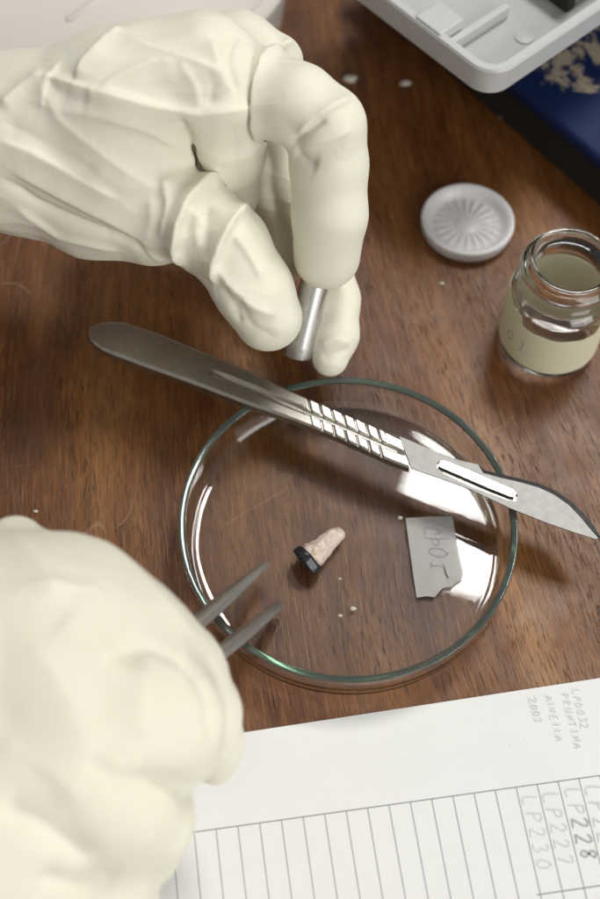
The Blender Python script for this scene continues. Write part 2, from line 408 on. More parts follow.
# the handle's tongue that carries the blade, seen in the slot, and the dark gap below it
mb = MB(); mb.prism(blend_poly([(405, 443), (440, 457), (520, 492), (519, 501), (508, 502), (440, 474), (413, 464)], ZB-0.4), HT+0.3, ZB-0.75)
bevel(mb.build('blade_mount', M['steel'], sc_root), 0.1)
rings = []
for (x, y, hw) in ((439.5, 464.3, 2.6), (442, 465.2, 4.0), (460, 472.5, 4.4), (490, 485.5, 4.4), (511, 494.3, 4.0), (515, 496.4, 2.4)):
    c = W(x, y-0.9, ZB); d = (W(517, 497, ZB)-W(437, 463, ZB)); d /= np.linalg.norm(d); nrm = np.array([-d[1], d[0], 0]); r = hw/3.3*1.12
    rings.append([c+nrm*r*math.cos(a)+np.array([0, 0, 1])*(0.55*max(-0.6, min(0.75, 1.6*math.sin(a)))-0.05) for a in np.linspace(0, 2*math.pi, 13)[:-1]])
mb = MB(); mb.loft(rings); mb.build('blade_stud', M['bright_steel'], sc_root, True, sharp=50)

# ------------------------------------------------------------------ signed distance sculpting (gloves, specimen)
def capsule(P, a, b, ra, rb):
    a = np.asarray(a, np.float32); b = np.asarray(b, np.float32); ab = b-a
    t = np.clip(((P-a)@ab)/np.float32(ab@ab+1e-9), 0, 1)
    return np.linalg.norm(P-a-t[..., None]*ab, axis=-1)-(ra+(rb-ra)*t)
def smin(a, b, k):
    h = np.clip(0.5+0.5*(b-a)/k, 0, 1); return b*(1-h)+a*h-k*h*(1-h)

def surface_nets(F, org, hs):
    """naive surface nets on a regular grid"""
    ins = F < 0; nx, ny, nz = F.shape
    cs = np.zeros((nx-1, ny-1, nz-1), np.int8)
    for i in (0, 1):
        for j in (0, 1):
            for k in (0, 1): cs += ins[i:nx-1+i, j:ny-1+j, k:nz-1+k]
    act = (cs > 0) & (cs < 8); idx = np.full(act.shape, -1, np.int64); ci = np.argwhere(act); idx[act] = np.arange(len(ci))
    acc = np.zeros((len(ci), 3)); cnt = np.zeros(len(ci))
    corners = [(i, j, k) for i in (0, 1) for j in (0, 1) for k in (0, 1)]
    for c in corners:
        for ax in range(3):
            if c[ax] == 1: continue
            d = list(c); d[ax] = 1
            fa = F[ci[:, 0]+c[0], ci[:, 1]+c[1], ci[:, 2]+c[2]]; fb = F[ci[:, 0]+d[0], ci[:, 1]+d[1], ci[:, 2]+d[2]]
            m = (fa < 0) != (fb < 0); t = fa[m]/(fa[m]-fb[m])
            p = np.tile(np.array(c, float), (m.sum(), 1)); p[:, ax] += t
            acc[m] += p; cnt[m] += 1
    V = org+hs*(ci+acc/cnt[:, None])
    Q = []
    for ax in range(3):
        sl0 = [slice(None)]*3; sl1 = [slice(None)]*3; sl0[ax] = slice(0, -1); sl1[ax] = slice(1, None)
        e = np.argwhere(ins[tuple(sl0)] != ins[tuple(sl1)])
        o1, o2 = [a for a in range(3) if a != ax]
        e = e[(e[:, o1] > 0) & (e[:, o2] > 0) & (e[:, o1] < F.shape[o1]-1) & (e[:, o2] < F.shape[o2]-1)]
        def cell(d1, d2):
            q = e.copy(); q[:, o1] -= d1; q[:, o2] -= d2; return idx[q[:, 0], q[:, 1], q[:, 2]]
        quad = np.c_[cell(0, 0), cell(1, 0), cell(1, 1), cell(0, 1)]
        flip = ins[e[:, 0], e[:, 1], e[:, 2]]
        if ax == 1: flip = ~flip
        quad[flip] = quad[flip][:, ::-1]; Q.append(quad)
    return V, np.concatenate(Q)

def vnormals(V, Q):
    n = np.zeros_like(V); fn = np.cross(V[Q[:, 2]]-V[Q[:, 0]], V[Q[:, 3]]-V[Q[:, 1]])
    for k in range(4): np.add.at(n, Q[:, k], fn)
    return n/(np.linalg.norm(n, axis=1)[:, None]+1e-9)
def relax(V, Q, it, lam=0.5):
    for _ in range(it):
        a = np.zeros_like(V); c = np.zeros(len(V))
        for k in range(4):
            i, j = Q[:, k], Q[:, (k+1) % 4]
            np.add.at(a, i, V[j]); np.add.at(c, i, 1); np.add.at(a, j, V[i]); np.add.at(c, j, 1)
        V = V+lam*(a/c[:, None]-V)
    return V
def vnoise(P, scale, seed):
    """smooth value noise"""
    r = np.random.default_rng(seed); G = r.uniform(-1, 1, (32, 32, 32)); p = P/scale+100.0
    i = np.floor(p).astype(int); f_ = p-i; f_ = f_*f_*(3-2*f_); o = 0
    for a in (0, 1):
        for b in (0, 1):
            for c in (0, 1):
                wgt = (f_[:, 0] if a else 1-f_[:, 0])*(f_[:, 1] if b else 1-f_[:, 1])*(f_[:, 2] if c else 1-f_[:, 2])
                o = o+wgt*G[(i[:, 0]+a) % 32, (i[:, 1]+b) % 32, (i[:, 2]+c) % 32]
    return o

def sculpt(name, field, lo, hi, hs, creases, mat, bumps=(), parent=None, folds=(), calm=None):
    lo = np.array(lo, float); hi = np.array(hi, float); n = np.ceil((hi-lo)/hs).astype(int)+1
    ax = [np.arange(n[i], dtype=np.float32)*np.float32(hs)+np.float32(lo[i]) for i in range(3)]
    F = np.empty(tuple(n), np.float32)
    for i0 in range(0, n[0], 16):
        X, Y, Z = np.meshgrid(ax[0][i0:i0+16], ax[1], ax[2], indexing='ij'); F[i0:i0+16] = field(np.stack([X, Y, Z], -1))
    for a_ in range(3):                             # close the limb where the sculpting volume ends
        for e_ in (0, -1):
            sl_ = [slice(None)]*3; sl_[a_] = e_; F[tuple(sl_)] = np.maximum(F[tuple(sl_)], 0.3)
    V, Q = surface_nets(F, lo, hs); V = relax(V, Q, 4)
    nrm = vnormals(V, Q)
    # orient outwards
    c = V.mean(0)
    if ((V-c)*nrm).sum() < 0: Q = Q[:, ::-1]; nrm = -nrm
    for (sc_, amp, seed) in bumps: V = V+nrm*(amp*vnoise(V, sc_, seed))[:, None]
    # loose latex: networks of thin soft ridges, stretched along the limb
    for (scl, amp, seed, pw) in folds:
        q = V/np.array(scl); q = q+0.35*np.c_[vnoise(q, 1.6, seed+1), vnoise(q, 1.6, seed+2), vnoise(q, 1.6, seed+3)]
        rd = (1-np.abs(vnoise(q, 1.0, seed)))**pw; mk = np.clip(0.35+1.3*vnoise(V, 26, seed+4), 0, 1)
        V = V+nrm*(amp*rd*mk*(calm(V) if calm else 1.0))[:, None]
    # folds: each is a 3D polyline lying on the surface, found once on the sculpted body
    bvh = BVHTree.FromPolygons([tuple(p) for p in V], [tuple(int(k) for k in q) for q in Q]) if creases else None
    for (pts, amp, sig, side) in creases:
        line = []
        pp = np.array(pts, float); d = np.r_[0, np.cumsum(np.linalg.norm(np.diff(pp, axis=0), axis=1))]
        m = max(2, int(d[-1]/5)); t = np.linspace(0, d[-1], m)
        for x, y in zip(np.interp(t, d, pp[:, 0]), np.interp(t, d, pp[:, 1])):
            dr = FW+RT*(x-300)/FPX-UP*(y-449.5)/FPX
            hit = bvh.ray_cast(Vector(CAM), Vector(dr).normalized())
            if hit[0] is not None: line.append((np.array(hit[0]), np.array(hit[1])))
        if len(line) < 2: continue
        best = np.full(len(V), 1e9); tpar = np.zeros(len(V)); sgn = np.zeros(len(V)); tot = len(line)-1
        near = np.where(np.linalg.norm(V-np.mean([q[0] for q in line], 0), axis=1) < 6*sig+max(np.linalg.norm(q[0]-np.mean([z[0] for z in line], 0)) for q in line))[0]
        VV = V[near]
        for k in range(tot):
            a, na = line[k]; b, _ = line[k+1]; ab = b-a
            if np.linalg.norm(ab) > 9: continue
            tt = np.clip(((VV-a)@ab)/(ab@ab+1e-9), 0, 1); dv = VV-a-tt[:, None]*ab; dd = np.linalg.norm(dv, axis=1)
            up_ = dd < best[near]; ii = near[up_]
            best[ii] = dd[up_]; tpar[ii] = (k+tt[up_])/tot; sgn[ii] = np.sign((dv@np.cross(na, ab))[up_])
        fade = np.clip(np.minimum(tpar, 1-tpar)*5+0.25, 0, 1); fade = fade*fade*(3-2*fade)
        if side:                                   # one steep flank, one long soft flank
            s1 = np.where(sgn*side > 0, sig*0.45, sig*1.9)
        else: s1 = sig
        prof_ = np.exp(-(np.abs(best)/s1)**1.15)
        V = V+nrm*(amp*fade*prof_)[:, None]
    V = relax(V, Q, 1, 0.35)
    return mesh_obj(name, V, Q, mat, parent, True)

def chain(P, pts, k):
    d = None
    for (a, b) in zip(pts[:-1], pts[1:]):
        c = capsule(P, W(*a[:3]), W(*b[:3]), a[3], b[3]); d = c if d is None else smin(d, c, k)
    return d

# ------------------------------------------------------------------ left hand (upper), holding the tube
def field_left(P):
    d = chain(P, [(-260, 150, 62, 24), (20, 128, 72, 18), (118, 99, 80, 17.8), (206, 80, 84, 16.6)], 6)
    d = smin(d, chain(P, [(-260, 165, 56, 24), (20, 152, 62, 18), (105, 172, 62, 17), (160, 200, 58, 13.5)], 6), 11)
    d = smin(d, chain(P, [(30, 180, 52, 14), (95, 212, 50, 12), (150, 228, 52, 9.5)], 6), 8)
    d = smin(d, chain(P, [(150, 68, 72, 12), (238, 58, 74, 11.5), (276, 62, 72, 8)], 5), 9)
    web = smin(chain(P, [(210, 100, 82, 10.5), (218, 150, 66, 8.2), (228, 196, 47, 6.0)], 4), chain(P, [(229, 98, 82, 10.2), (234, 150, 66, 8.0), (239, 196, 48, 5.5)], 4), 5)
    d = smin(d, web, 5)
    cut = chain(P, [(194, 146, 88, 0.8), (194, 146, 52, 2.0)], 2)
    for (x_, y_, r_) in ((195, 153, 1.2), (198, 164, 1.9), (203, 176, 2.9), (209, 186, 3.6), (216, 195, 3.6)): cut = smin(cut, capsule(P, W(x_, y_, 90), W(x_+1, y_+1, 46), r_, r_), 1.5)
    d = -smin(-d, cut, 1.0)
    d = smin(d, chain(P, [(130, 140, 42, 11), (190, 160, 40, 10), (225, 180, 34, 8)], 3), 1.5)
    thumb = chain(P, [(160, 204, 58, 12.2), (198, 223, 56, 11.5), (228, 246, 53, 11.0), (254, 290, 46, 10.5), (268, 317, 40, 9.8)], 3)
    d = smin(d, thumb, 1.8)
    index = chain(P, [(262, 86, 83, 10.4), (298, 105, 85, 10.6), (326, 126, 82, 10.3), (329, 165, 73, 10.3), (330, 215, 62, 10.2), (327, 256, 50, 9.4)], 2)
    d = smin(d, index, 1.2)
    middle = chain(P, [(268, 118, 52, 6.0), (287, 148, 44, 7.2), (296, 190, 38, 7.4), (322, 250, 33, 7.8), (334, 300, 29, 7.4), (333, 335, 25, 7.3), (330, 358, 22, 5.4)], 2.5)
    d = smin(d, middle, 1.0)
    ring_ = chain(P, [(258, 145, 44, 6), (276, 205, 33, 6.6), (292, 250, 24, 7.0), (278, 268, 21, 6.5)], 2.5)
    d = smin(d, ring_, 1.0)
    little = chain(P, [(244, 150, 36, 6), (258, 215, 27, 6.0), (258, 248, 20, 5.8)], 2.5)
    return smin(d, little, 1.0)
cr = [
    ([(30, 74), (60, 80), (95, 90), (150, 104), (200, 112), (262, 104)], 1.6, 2.4, 1),
    ([(48, 82), (70, 92), (92, 98)], -1.2, 2.2, 0),
    ([(45, 74), (22, 88), (0, 106)], 1.2, 1.8, 0),
    ([(124, 28), (104, 42), (84, 62), (76, 80)], 1.7, 2.0, -1),
    ([(124, 34), (150, 46), (190, 58), (228, 74)], 1.0, 1.8, 1),
    ([(240, 30), (230, 48), (228, 66), (238, 92)], -1.0, 1.3, 0), ([(212, 40), (220, 62), (232, 92)], 0.8, 1.3, 1),
    ([(184, 114), (191, 136), (196, 152)], -1.3, 2.0, 1),
    ([(0, 178), (40, 205), (85, 225), (135, 243), (152, 258)], -1.6, 1.6, 0),
    ([(10, 170), (60, 196), (110, 222), (152, 250)], 1.0, 1.8, -1),
    ([(15, 205), (60, 236), (120, 250)], 0.9, 1.6, 1),
    ([(40, 82), (60, 120), (110, 160), (160, 192)], 0.8, 3.0, 0),
    ([(0, 120), (40, 140), (100, 176)], -0.6, 3.0, 0),
    ([(222, 178), (205, 187), (190, 203), (181, 224), (178, 246), (186, 266)], 3.2, 1.9, 1),
    ([(182, 190), (173, 214), (170, 240), (174, 262)], -1.5, 1.7, 0),
    ([(160, 176), (166, 206), (160, 236)], 1.2, 1.6, -1), ([(150, 196), (152, 220), (146, 240)], 0.6, 1.4, 0),
    ([(248, 206), (232, 224), (222, 244), (216, 262), (216, 284)], 2.7, 1.6, 1),
    ([(210, 206), (206, 230), (210, 262)], -1.2, 1.6, 0), ([(200, 204), (196, 224), (199, 250)], 0.6, 1.2, 0),
    ([(216, 264), (230, 286), (250, 304), (276, 316)], 1.1, 1.6, 0),
    ([(232, 234), (246, 252), (262, 280)], 0.8, 1.6, -1), ([(224, 286), (234, 306), (240, 324)], -0.9, 1.4, 0), ([(236, 290), (248, 318)], -0.5, 1.3, 0),
    ([(270, 48), (261, 64), (257, 84), (256, 108), (258, 130), (263, 152)], 2.0, 1.3, -1),
    ([(292, 42), (278, 48), (266, 58)], 1.6, 1.3, 0),
    ([(352, 98), (330, 110), (310, 122), (298, 136)], 1.2, 1.2, 1),
    ([(326, 118), (306, 132), (292, 146)], -1.4, 1.2, 0),
    ([(294, 150), (304, 160), (318, 166)], -1.5, 1.8, 0), ([(294, 142), (310, 146), (330, 140), (352, 128)], 0.7, 1.2, 0),
    ([(320, 343), (336, 337), (350, 342)], 0.45, 1.2, 1), ([(350, 348), (336, 352), (322, 358)], -0.4, 1.4, 0),
    ([(232, 120), (236, 160), (240, 200)], -0.5, 3.0, 0),
]
cr += [([(96, 90), (120, 74), (150, 62), (178, 60)], 0.8, 1.8, 1), ([(60, 112), (100, 118), (150, 132), (182, 150)], 0.7, 2.0, -1),
       ([(0, 140), (30, 150), (70, 172), (120, 200)], 0.9, 1.8, 1), ([(110, 232), (140, 246), (165, 262)], 0.8, 1.3, 1), ([(60, 62), (50, 84), (44, 110)], 0.7, 1.6, 1),
       ([(206, 60), (214, 84), (210, 108)], -0.8, 1.8, 0), ([(182, 62), (196, 84), (200, 106)], 0.6, 1.8, 1),
       ([(232, 300), (254, 328), (276, 338)], -0.6, 1.4, 0), ([(186, 206), (196, 212), (206, 226)], 0.9, 1.2, 1)]
lh = sculpt('gloved_hand', field_left, (-160, 30, 5), (35, 175, 112), 0.62, [(p, a*1.4, s_, d) for p, a, s_, d in cr], M['latex'],
            bumps=((26, 0.35, 3),), folds=(((28, 13, 13), 1.5, 51, 1.5), ((14, 8, 8), 0.55, 61, 1.6)), calm=lambda V: 1-0.9*sstep(-34, -22, V[:, 0]))
tag(lh, 'upper hand in cream latex glove pinching a metal tube between thumb and index finger', 'hand')

# ------------------------------------------------------------------ right hand (lower), holding the tweezers
def field_right(P):
    d = chain(P, [(-150, 720, 62, 34), (0, 672, 68, 27.5), (50, 664, 70, 25.5)], 8)
    d = smin(d, capsule(P, W(16, 546, 62), W(56, 620, 66), 7, 16), 10)
    d = smin(d, capsule(P, W(-60, 840, 62), W(70, 765, 70), 32, 21), 14)
    d = smin(d, capsule(P, W(40, 780, 30), W(110, 720, 32), 22, 18), 12)     # heel and little finger on the table
    d = smin(d, capsule(P, W(20, 880, 50), W(80, 860, 45), 24, 16), 10)
    d = smin(d, chain(P, [(70, 650, 70, 22), (122, 668, 66, 18.5), (164, 686, 58, 13.8), (196, 714, 50, 9.2), (211, 744, 42, 6.6), (216, 766, 37, 4.2)], 4), 6)
    d = smin(d, chain(P, [(92, 694, 74, 17), (132, 708, 75, 13.5), (158, 724, 72, 13.2), (166, 738, 66, 11.5)], 4), 5)
    d = smin(d, chain(P, [(60, 770, 70, 19), (105, 800, 66, 14.5), (134, 820, 57, 11.8), (134, 842, 50, 10.5)], 3), 2.5)
    d = smin(d, chain(P, [(40, 830, 62, 18), (90, 872, 54, 13), (112, 905, 44, 10)], 3), 2.5)
    d = smin(d, capsule(P, W(120, 700, 50), W(190, 670, 33), 14, 7), 6)      # thumb under the tweezers
    return np.maximum(d, 1.0-P[..., 2])
cr = [
    ([(132, 655), (165, 658), (200, 690), (222, 740)], 1.0, 3.0, 0),
    ([(118, 656), (150, 650), (182, 664), (206, 698), (212, 735)], -2.2, 2.0, 0),
    ([(150, 664), (146, 700), (144, 738)], 0.9, 2.6, 1), ([(132, 776), (160, 788), (190, 792), (212, 784)], -2.4, 2.4, 0), ([(200, 680), (212, 710), (212, 760)], -0.8, 2.0, 0),
    ([(60, 620), (90, 640), (112, 660)], 0.8, 3.0, 0),
    ([(10, 530), (40, 560), (60, 600)], 0.8, 3, 0),
    ([(30, 640), (70, 700), (90, 760)], 0.7, 4, 0),
    ([(0, 806), (40, 822), (92, 862)], -2.0, 2.2, 0), ([(40, 876), (80, 884), (120, 876)], -1.6, 2.0, 0), ([(90, 760), (118, 780), (136, 778)], -1.4, 2.0, 0), ([(0, 740), (50, 770), (84, 800)], 0.7, 3.0, 0),
]
rh = sculpt('gloved_hand', field_right, (-150, -140, 0.5), (-10, 20, 112), 0.8, cr, M['latex'],
            bumps=((28, 0.4, 13),), folds=(((30, 16, 18), 1.1, 71, 1.5), ((14, 9, 9), 0.4, 81, 1.6)))
tag(rh, 'lower fist in cream latex glove closed around the steel tweezers beside the ruled paper', 'hand')

# ------------------------------------------------------------------ tube held between the fingers
a, b = W(297.0, 355.5, 23), W(317, 274, 43); d = b-a; L = np.linalg.norm(d); d /= L
e1 = np.cross(d, [0, 1, 0]); e1 /= np.linalg.norm(e1); e2 = np.cross(d, e1)
def ring_at(t, r): return [a+d*t+e1*r*math.cos(q)+e2*r*math.sin(q) for q in np.linspace(0, 2*math.pi, 41)[:-1]]
rr = 4.3
rings = [ring_at(9, 2.9), ring_at(0.25, 3.4), ring_at(0, 3.6), ring_at(0.0, rr-0.25), ring_at(0.3, rr)] + [ring_at(t, rr) for t in (4, 10, 18)] + [ring_at(L-0.3, rr), ring_at(L, rr-0.3), ring_at(L, 3.0), ring_at(L-9, 2.9)]
mb = MB(); mb.loft(rings, caps=True)
tag(mb.build('metal_tube', M['tube_steel'], None, True, sharp=40), 'short polished metal tube held upright in the gloved fingertips', 'metal tube')

# ------------------------------------------------------------------ tweezers
tw = empty('tweezers', tuple(W(267, 563, 5)))
tag(tw, 'steel tweezers with two narrow points reaching over the dish rim from the lower hand', 'tweezers')
def tine(name, tip, mid, back, wt, wm, wb, flat):
    pts = [np.array(W(*tip)), np.array(W(*mid)), np.array(W(*back))]
    rings = []; N_ = 26
    for i in range(N_):
        t = i/(N_-1); p = pts[0]*(1-t)**2+2*pts[1]*t*(1-t)+pts[2]*t*t
        dd = 2*(pts[1]-pts[0])*(1-t)+2*(pts[2]-pts[1])*t; dd /= np.linalg.norm(dd)
        sd = np.cross(dd, [0, 0, 1]); sd /= np.linalg.norm(sd); nn = np.cross(sd, dd)
        w_ = np.interp(t, [0, 0.04, 0.35, 1], [wt*0.45, wt, wm, wb])/2; th = np.interp(t, [0, 0.1, 1], [0.35, 0.55, 0.8])
        # roof like section: broad outer face and a narrow bright side face
        rings.append([p+sd*w_*x+nn*th*y for x, y in ((-1, -0.6), (-0.98, 0.35), (-0.55, 0.95), (0.25, 1.0), (0.72, 0.4), (1.0, -0.3), (0.95, -1.0), (-0.6, -1.0))])
    m = MB(); m.loft(rings); return m.build('tine', M['tweezer_steel'], tw, True, sharp=28)
tine('tine', (267, 563, 7.5), (222, 600, 18.5), (95, 712, 60), 2.2, 4.3, 5.4, 0)
tine('tine', (280, 604, 5.8), (238, 640, 18.0), (100, 745, 60), 2.9, 4.4, 5.4, 0)

# ------------------------------------------------------------------ specimen and label slip in the dish
zf = TB+0.15
SA = np.array(W(306.5, 559, zf+4.0)); SB = np.array(W(338, 534, zf+5.0)); SD = (SB-SA)/np.linalg.norm(SB-SA)
def field_sp(P):
    d = chain_mm(P, [(335, 536.5, 2.7+zf, 2.5), (328, 542, 3.0+zf, 2.5), (320, 549, 3.3+zf, 3.1), (313, 554.5, 3.8+zf, 3.9)], 1.2)
    d = smin(d, capsule(P, W(337, 533, zf+1.6), W(331, 537, zf+1.8), 1.5, 1.8), 0.8)
    return np.maximum(d, zf+0.02-P[..., 2])
def chain_mm(P, pts, k): return chain(P, pts, k)
g = N('moist_pink_tissue'); o_ = g.obj(); nz = g.noise(o_, 700, 4, 0.6)
c_ = g.mix(g.rng(nz, 0.35, 0.7), (0.52, 0.40, 0.34), (0.70, 0.60, 0.54)); c_ = g.mix(g.rng(g.noise(o_, 240, 2), 0.60, 0.70, 0, 0.6), c_, (0.42, 0.30, 0.15))
b_ = g.bsdf(Base_Color=c_, Roughness=0.24, Subsurface_Weight=0.2, Subsurface_Radius=(1, 0.5, 0.4), Subsurface_Scale=0.001)
g.l(g.bump(nz, 0.6, 0.0006), b_.inputs['Normal']); M['tissue'] = g.m
M['black_skin'] = mat_plain('shiny_black_skin', (0.012, 0.012, 0.016), 0.24, 0.3, 500, 0.5)
sp_root = empty('tissue_specimen', tuple(W(320, 555, zf)))
tag(sp_root, 'small pink tissue sample with shiny black end lying in the glass dish', 'specimen')
p_lo, p_hi = W(298, 585, 0), W(355, 515, 0)
sculpt('flesh', field_sp, (p_lo[0]-4, p_lo[1]-4, zf-1), (p_hi[0]+4, p_hi[1]+6, zf+10), 0.28, [], M['tissue'], bumps=((2.4, 0.50, 31), (1.0, 0.22, 32)), parent=sp_root)
def field_bk(P):
    q = P-SA.astype(np.float32); ax = q@SD.astype(np.float32); rad = np.linalg.norm(q-ax[..., None]*SD.astype(np.float32), axis=-1)
    e1_ = rad-3.7-0.2*np.sin(q[..., 2]*1.1+1.0); e2_ = np.abs(ax+0.2+0.12*q[..., 2])-0.8; d = np.sqrt(np.maximum(e1_, 0)**2+np.maximum(e2_, 0)**2)+np.minimum(np.maximum(e1_, e2_), 0)-0.75
    return np.maximum(d, zf+0.02-P[..., 2])
sculpt('black_end', field_bk, (p_lo[0]-6, p_lo[1]-6, zf-1), (p_hi[0]+4, p_hi[1]+6, zf+11), 0.28, [], M['black_skin'], bumps=((3.0, 0.35, 33),), parent=sp_root)

# stroke lettering: polylines on a 0..1 wide, 0..1.4 high cell
GL = {'L': [[(0.05, 1.4), (0.0, 0.7), (0.1, 0.0), (0.75, 0.08)]], 'P': [[(0.1, 0.0), (0.15, 1.35)], [(0.12, 1.3), (0.6, 1.35), (0.8, 1.05), (0.6, 0.75), (0.15, 0.68)]],
      '2': [[(0.08, 1.1), (0.3, 1.38), (0.65, 1.3), (0.7, 0.95), (0.4, 0.5), (0.08, 0.05), (0.45, 0.1), (0.85, 0.0)]],
      '3': [[(0.1, 1.25), (0.45, 1.4), (0.7, 1.15), (0.4, 0.78), (0.75, 0.5), (0.6, 0.08), (0.1, 0.1)]],
      '0': [[(0.45, 1.38), (0.12, 1.05), (0.08, 0.4), (0.4, 0.0), (0.75, 0.3), (0.78, 1.0), (0.45, 1.38)]],
      '8': [[(0.7, 1.2), (0.4, 1.4), (0.15, 1.1), (0.4, 0.75), (0.75, 0.4), (0.45, 0.0), (0.1, 0.35), (0.45, 0.78), (0.75, 1.1), (0.7, 1.25)]],
      '7': [[(0.05, 1.2), (0.4, 1.35), (0.8, 1.3), (0.55, 0.6), (0.4, 0.0)]], '1': [[(0.2, 1.1), (0.5, 1.4), (0.5, 0.0)], [(0.2, 0.0), (0.8, 0.02)]],
      'A': [[(0.0, 0.0), (0.42, 1.4), (0.8, 0.0)], [(0.15, 0.5), (0.7, 0.52)]], 'R': [[(0.1, 0.0), (0.12, 1.35), (0.6, 1.3), (0.65, 0.9), (0.15, 0.7), (0.75, 0.0)]],
      'U': [[(0.05, 1.35), (0.1, 0.2), (0.4, 0.0), (0.7, 0.2), (0.72, 1.35)]], 'I': [[(0.35, 1.3), (0.38, 0.0)]], 'T': [[(0.0, 1.3), (0.8, 1.35)], [(0.4, 1.32), (0.42, 0.0)]],
      'N': [[(0.08, 0.0), (0.1, 1.35), (0.7, 0.05), (0.75, 1.4)]], 'E': [[(0.7, 1.35), (0.1, 1.3), (0.1, 0.0), (0.75, 0.05)], [(0.1, 0.7), (0.55, 0.72)]],
      'V': [[(0.0, 1.35), (0.35, 0.0), (0.75, 1.4)]], 'M': [[(0.0, 0.0), (0.1, 1.35), (0.4, 0.5), (0.75, 1.35), (0.8, 0.0)]], 'F': [[(0.7, 1.35), (0.1, 1.3), (0.1, 0.0)], [(0.1, 0.7), (0.55, 0.72)]], ' ': []}
def ribbon(mb, pts, w_, place, lift):
    """flat ink stroke along 2D points; place(u,v,lift) -> xyz"""
    p = np.array(pts, float)
    if len(p) > 2:                                    # round the corners a little
        for _ in range(2):
            q = [p[0]]
            for i in range(len(p)-1): q += [p[i]*0.75+p[i+1]*0.25, p[i]*0.25+p[i+1]*0.75]
            p = np.array(q+[p[-1]])
    p = p.astype(float); t = np.gradient(p, axis=0).astype(float); t /= np.linalg.norm(t, axis=1)[:, None]+1e-9; n_ = np.c_[-t[:, 1], t[:, 0]]
    wv = w_*0.5*(1+0.25*rng.uniform(-1, 1, len(p)))[:, None]
    L_, R_ = p+n_*wv, p-n_*wv; k = len(p)
    mb.add([place(*q, lift) for q in L_]+[place(*q, lift) for q in R_], [(i, i+1, k+i+1, k+i) for i in range(k-1)])
def write(mb, text, x0, y0, h, adv, w_, place, lift0, jit=0.05, sizes=None):
    x = x0; z = lift0
    for ci_, ch in enumerate(text):
        s = h/1.4*(sizes[ci_] if sizes else 1)*(1+rng.uniform(-jit, jit)); dy = rng.uniform(-jit, jit)*h; sl = 0.12+rng.uniform(-jit, jit)
        for st in GL[ch]:
            ribbon(mb, [(x+(u+sl*v_)*s, y0+dy+v_*s) for u, v_ in st], w_, place, z); z += 0.004
        x += adv*(1+rng.uniform(-jit, jit))
    return z

# label slip: frosted film with scribbled pencil characters
g = N('frosted_film'); o_ = g.obj(); nz = g.noise(o_, 220, 3)
tr = g.n('ShaderNodeBsdfTransparent'); df = g.bsdf(Base_Color=g.mix(nz, (0.45, 0.44, 0.42), (0.55, 0.535, 0.515)), Roughness=0.42)
mx = g.n('ShaderNodeMixShader'); mx.inputs[0].default_value = 0.58; g.l(tr.outputs[0], mx.inputs[1]); g.l(df.outputs[0], mx.inputs[2]); g.l(mx.outputs[0], g.out.inputs[0])
M['film'] = g.m
zl = zf+0.35
OUT = [(405.5, 518), (430, 516.5), (452, 516.5), (455, 532), (458, 550), (461.5, 566), (463, 574), (461.5, 579.5), (455, 583), (452, 586.5), (443.5, 587.5), (439, 592), (434.5, 597.2), (426, 596), (416.5, 597.6), (412, 566), (408.5, 540)]
mb = MB(); mb.prism([W(x, y, zl) for x, y in OUT], zl-0.18, zl)
slip = mb.build('label_slip', M['film'])
tag(slip, 'small grey translucent label slip with torn corner and faint writing inside the dish', 'label slip')
o0 = W(405.5, 518, zl); ex = W(452, 516.5, zl)-o0; Lx = np.linalg.norm(ex); ex /= Lx; ey = W(416.5, 597.6, zl)-o0; Ly = np.linalg.norm(ey); ey /= Ly
def on_slip(u, v_, lift): q = o0+ey*u+ex*v_; return (q[0], q[1], zl+0.05+lift)
mb = MB(); z = write(mb, 'LP', 3.2, 4.6, 4.6, 2.9, 0.30, on_slip, 0.0)
z = write(mb, 'AI', 3.6, 7.6, 3.6, 2.4, 0.26, on_slip, z); z = write(mb, '0', 9.2, 5.2, 5.6, 4, 0.32, on_slip, z)
z = write(mb, '1', 13.8, 5.4, 4.2, 4, 0.28, on_slip, z)
mb.build('handwriting', M['slip_pencil'], slip)
def gl(x, y): return W(x, y, zl+0.5)
mb = MB(); mb.loft([[gl(444, 565)+np.array([0, 0, q]) for q in (0, .3)]+[gl(446, 567)+np.array([0, 0, .1])], [gl(448, 577)+np.array([0, 0, q]) for q in (0, .6)]+[gl(450, 577)+np.array([0, 0, .1])]])
mb.build('glint_sliver', M['bright_steel'] if False else mat_plain('pale_film_glint', (0.75, 0.75, 0.74), 0.15), slip, True)  # glint on the film, added as a pale sliver

# ------------------------------------------------------------------ paper form
ph = 0.25
p0 = W(516, 787.2, ph); hx = W(600, 774.4, ph)-W(187, 832, ph); hx /= np.linalg.norm(hx); hy = np.array([hx[1], -hx[0], 0.0])
def pap(u, v_, lift=0.0): q = p0+hx*u+hy*v_; return (q[0], q[1], ph+lift)
def pinv(px, py): q = W(px, py, ph)-p0; return float(q@hx), float(q@hy)
form = empty('paper_form', pap(0, 40)); form.location.z = 0
tag(form, 'white ruled paper form with pencilled numbers on the table under the lower hand', 'paper')
edge = [pinv(240, 733), pinv(600, 678)]; sl = (edge[1][1]-edge[0][1])/(edge[1][0]-edge[0][0])
te = lambda u: edge[0][1]+sl*(u-edge[0][0])
mb = MB(); NU, NV = 60, 24; v = []; f = []
U0, U1, V1 = -103.0, 90.0, 150.0
for i in range(NU+1):
    for j in range(NV+1):
        u = U0+(U1-U0)*i/NU; t0 = te(u); v_ = t0+(V1-t0)*j/NV
        x, y, zz = pap(u, v_); v.append((x, y, ph))
n_ = len(v); v += [(x, y, 0.06) for x, y, zz in v]
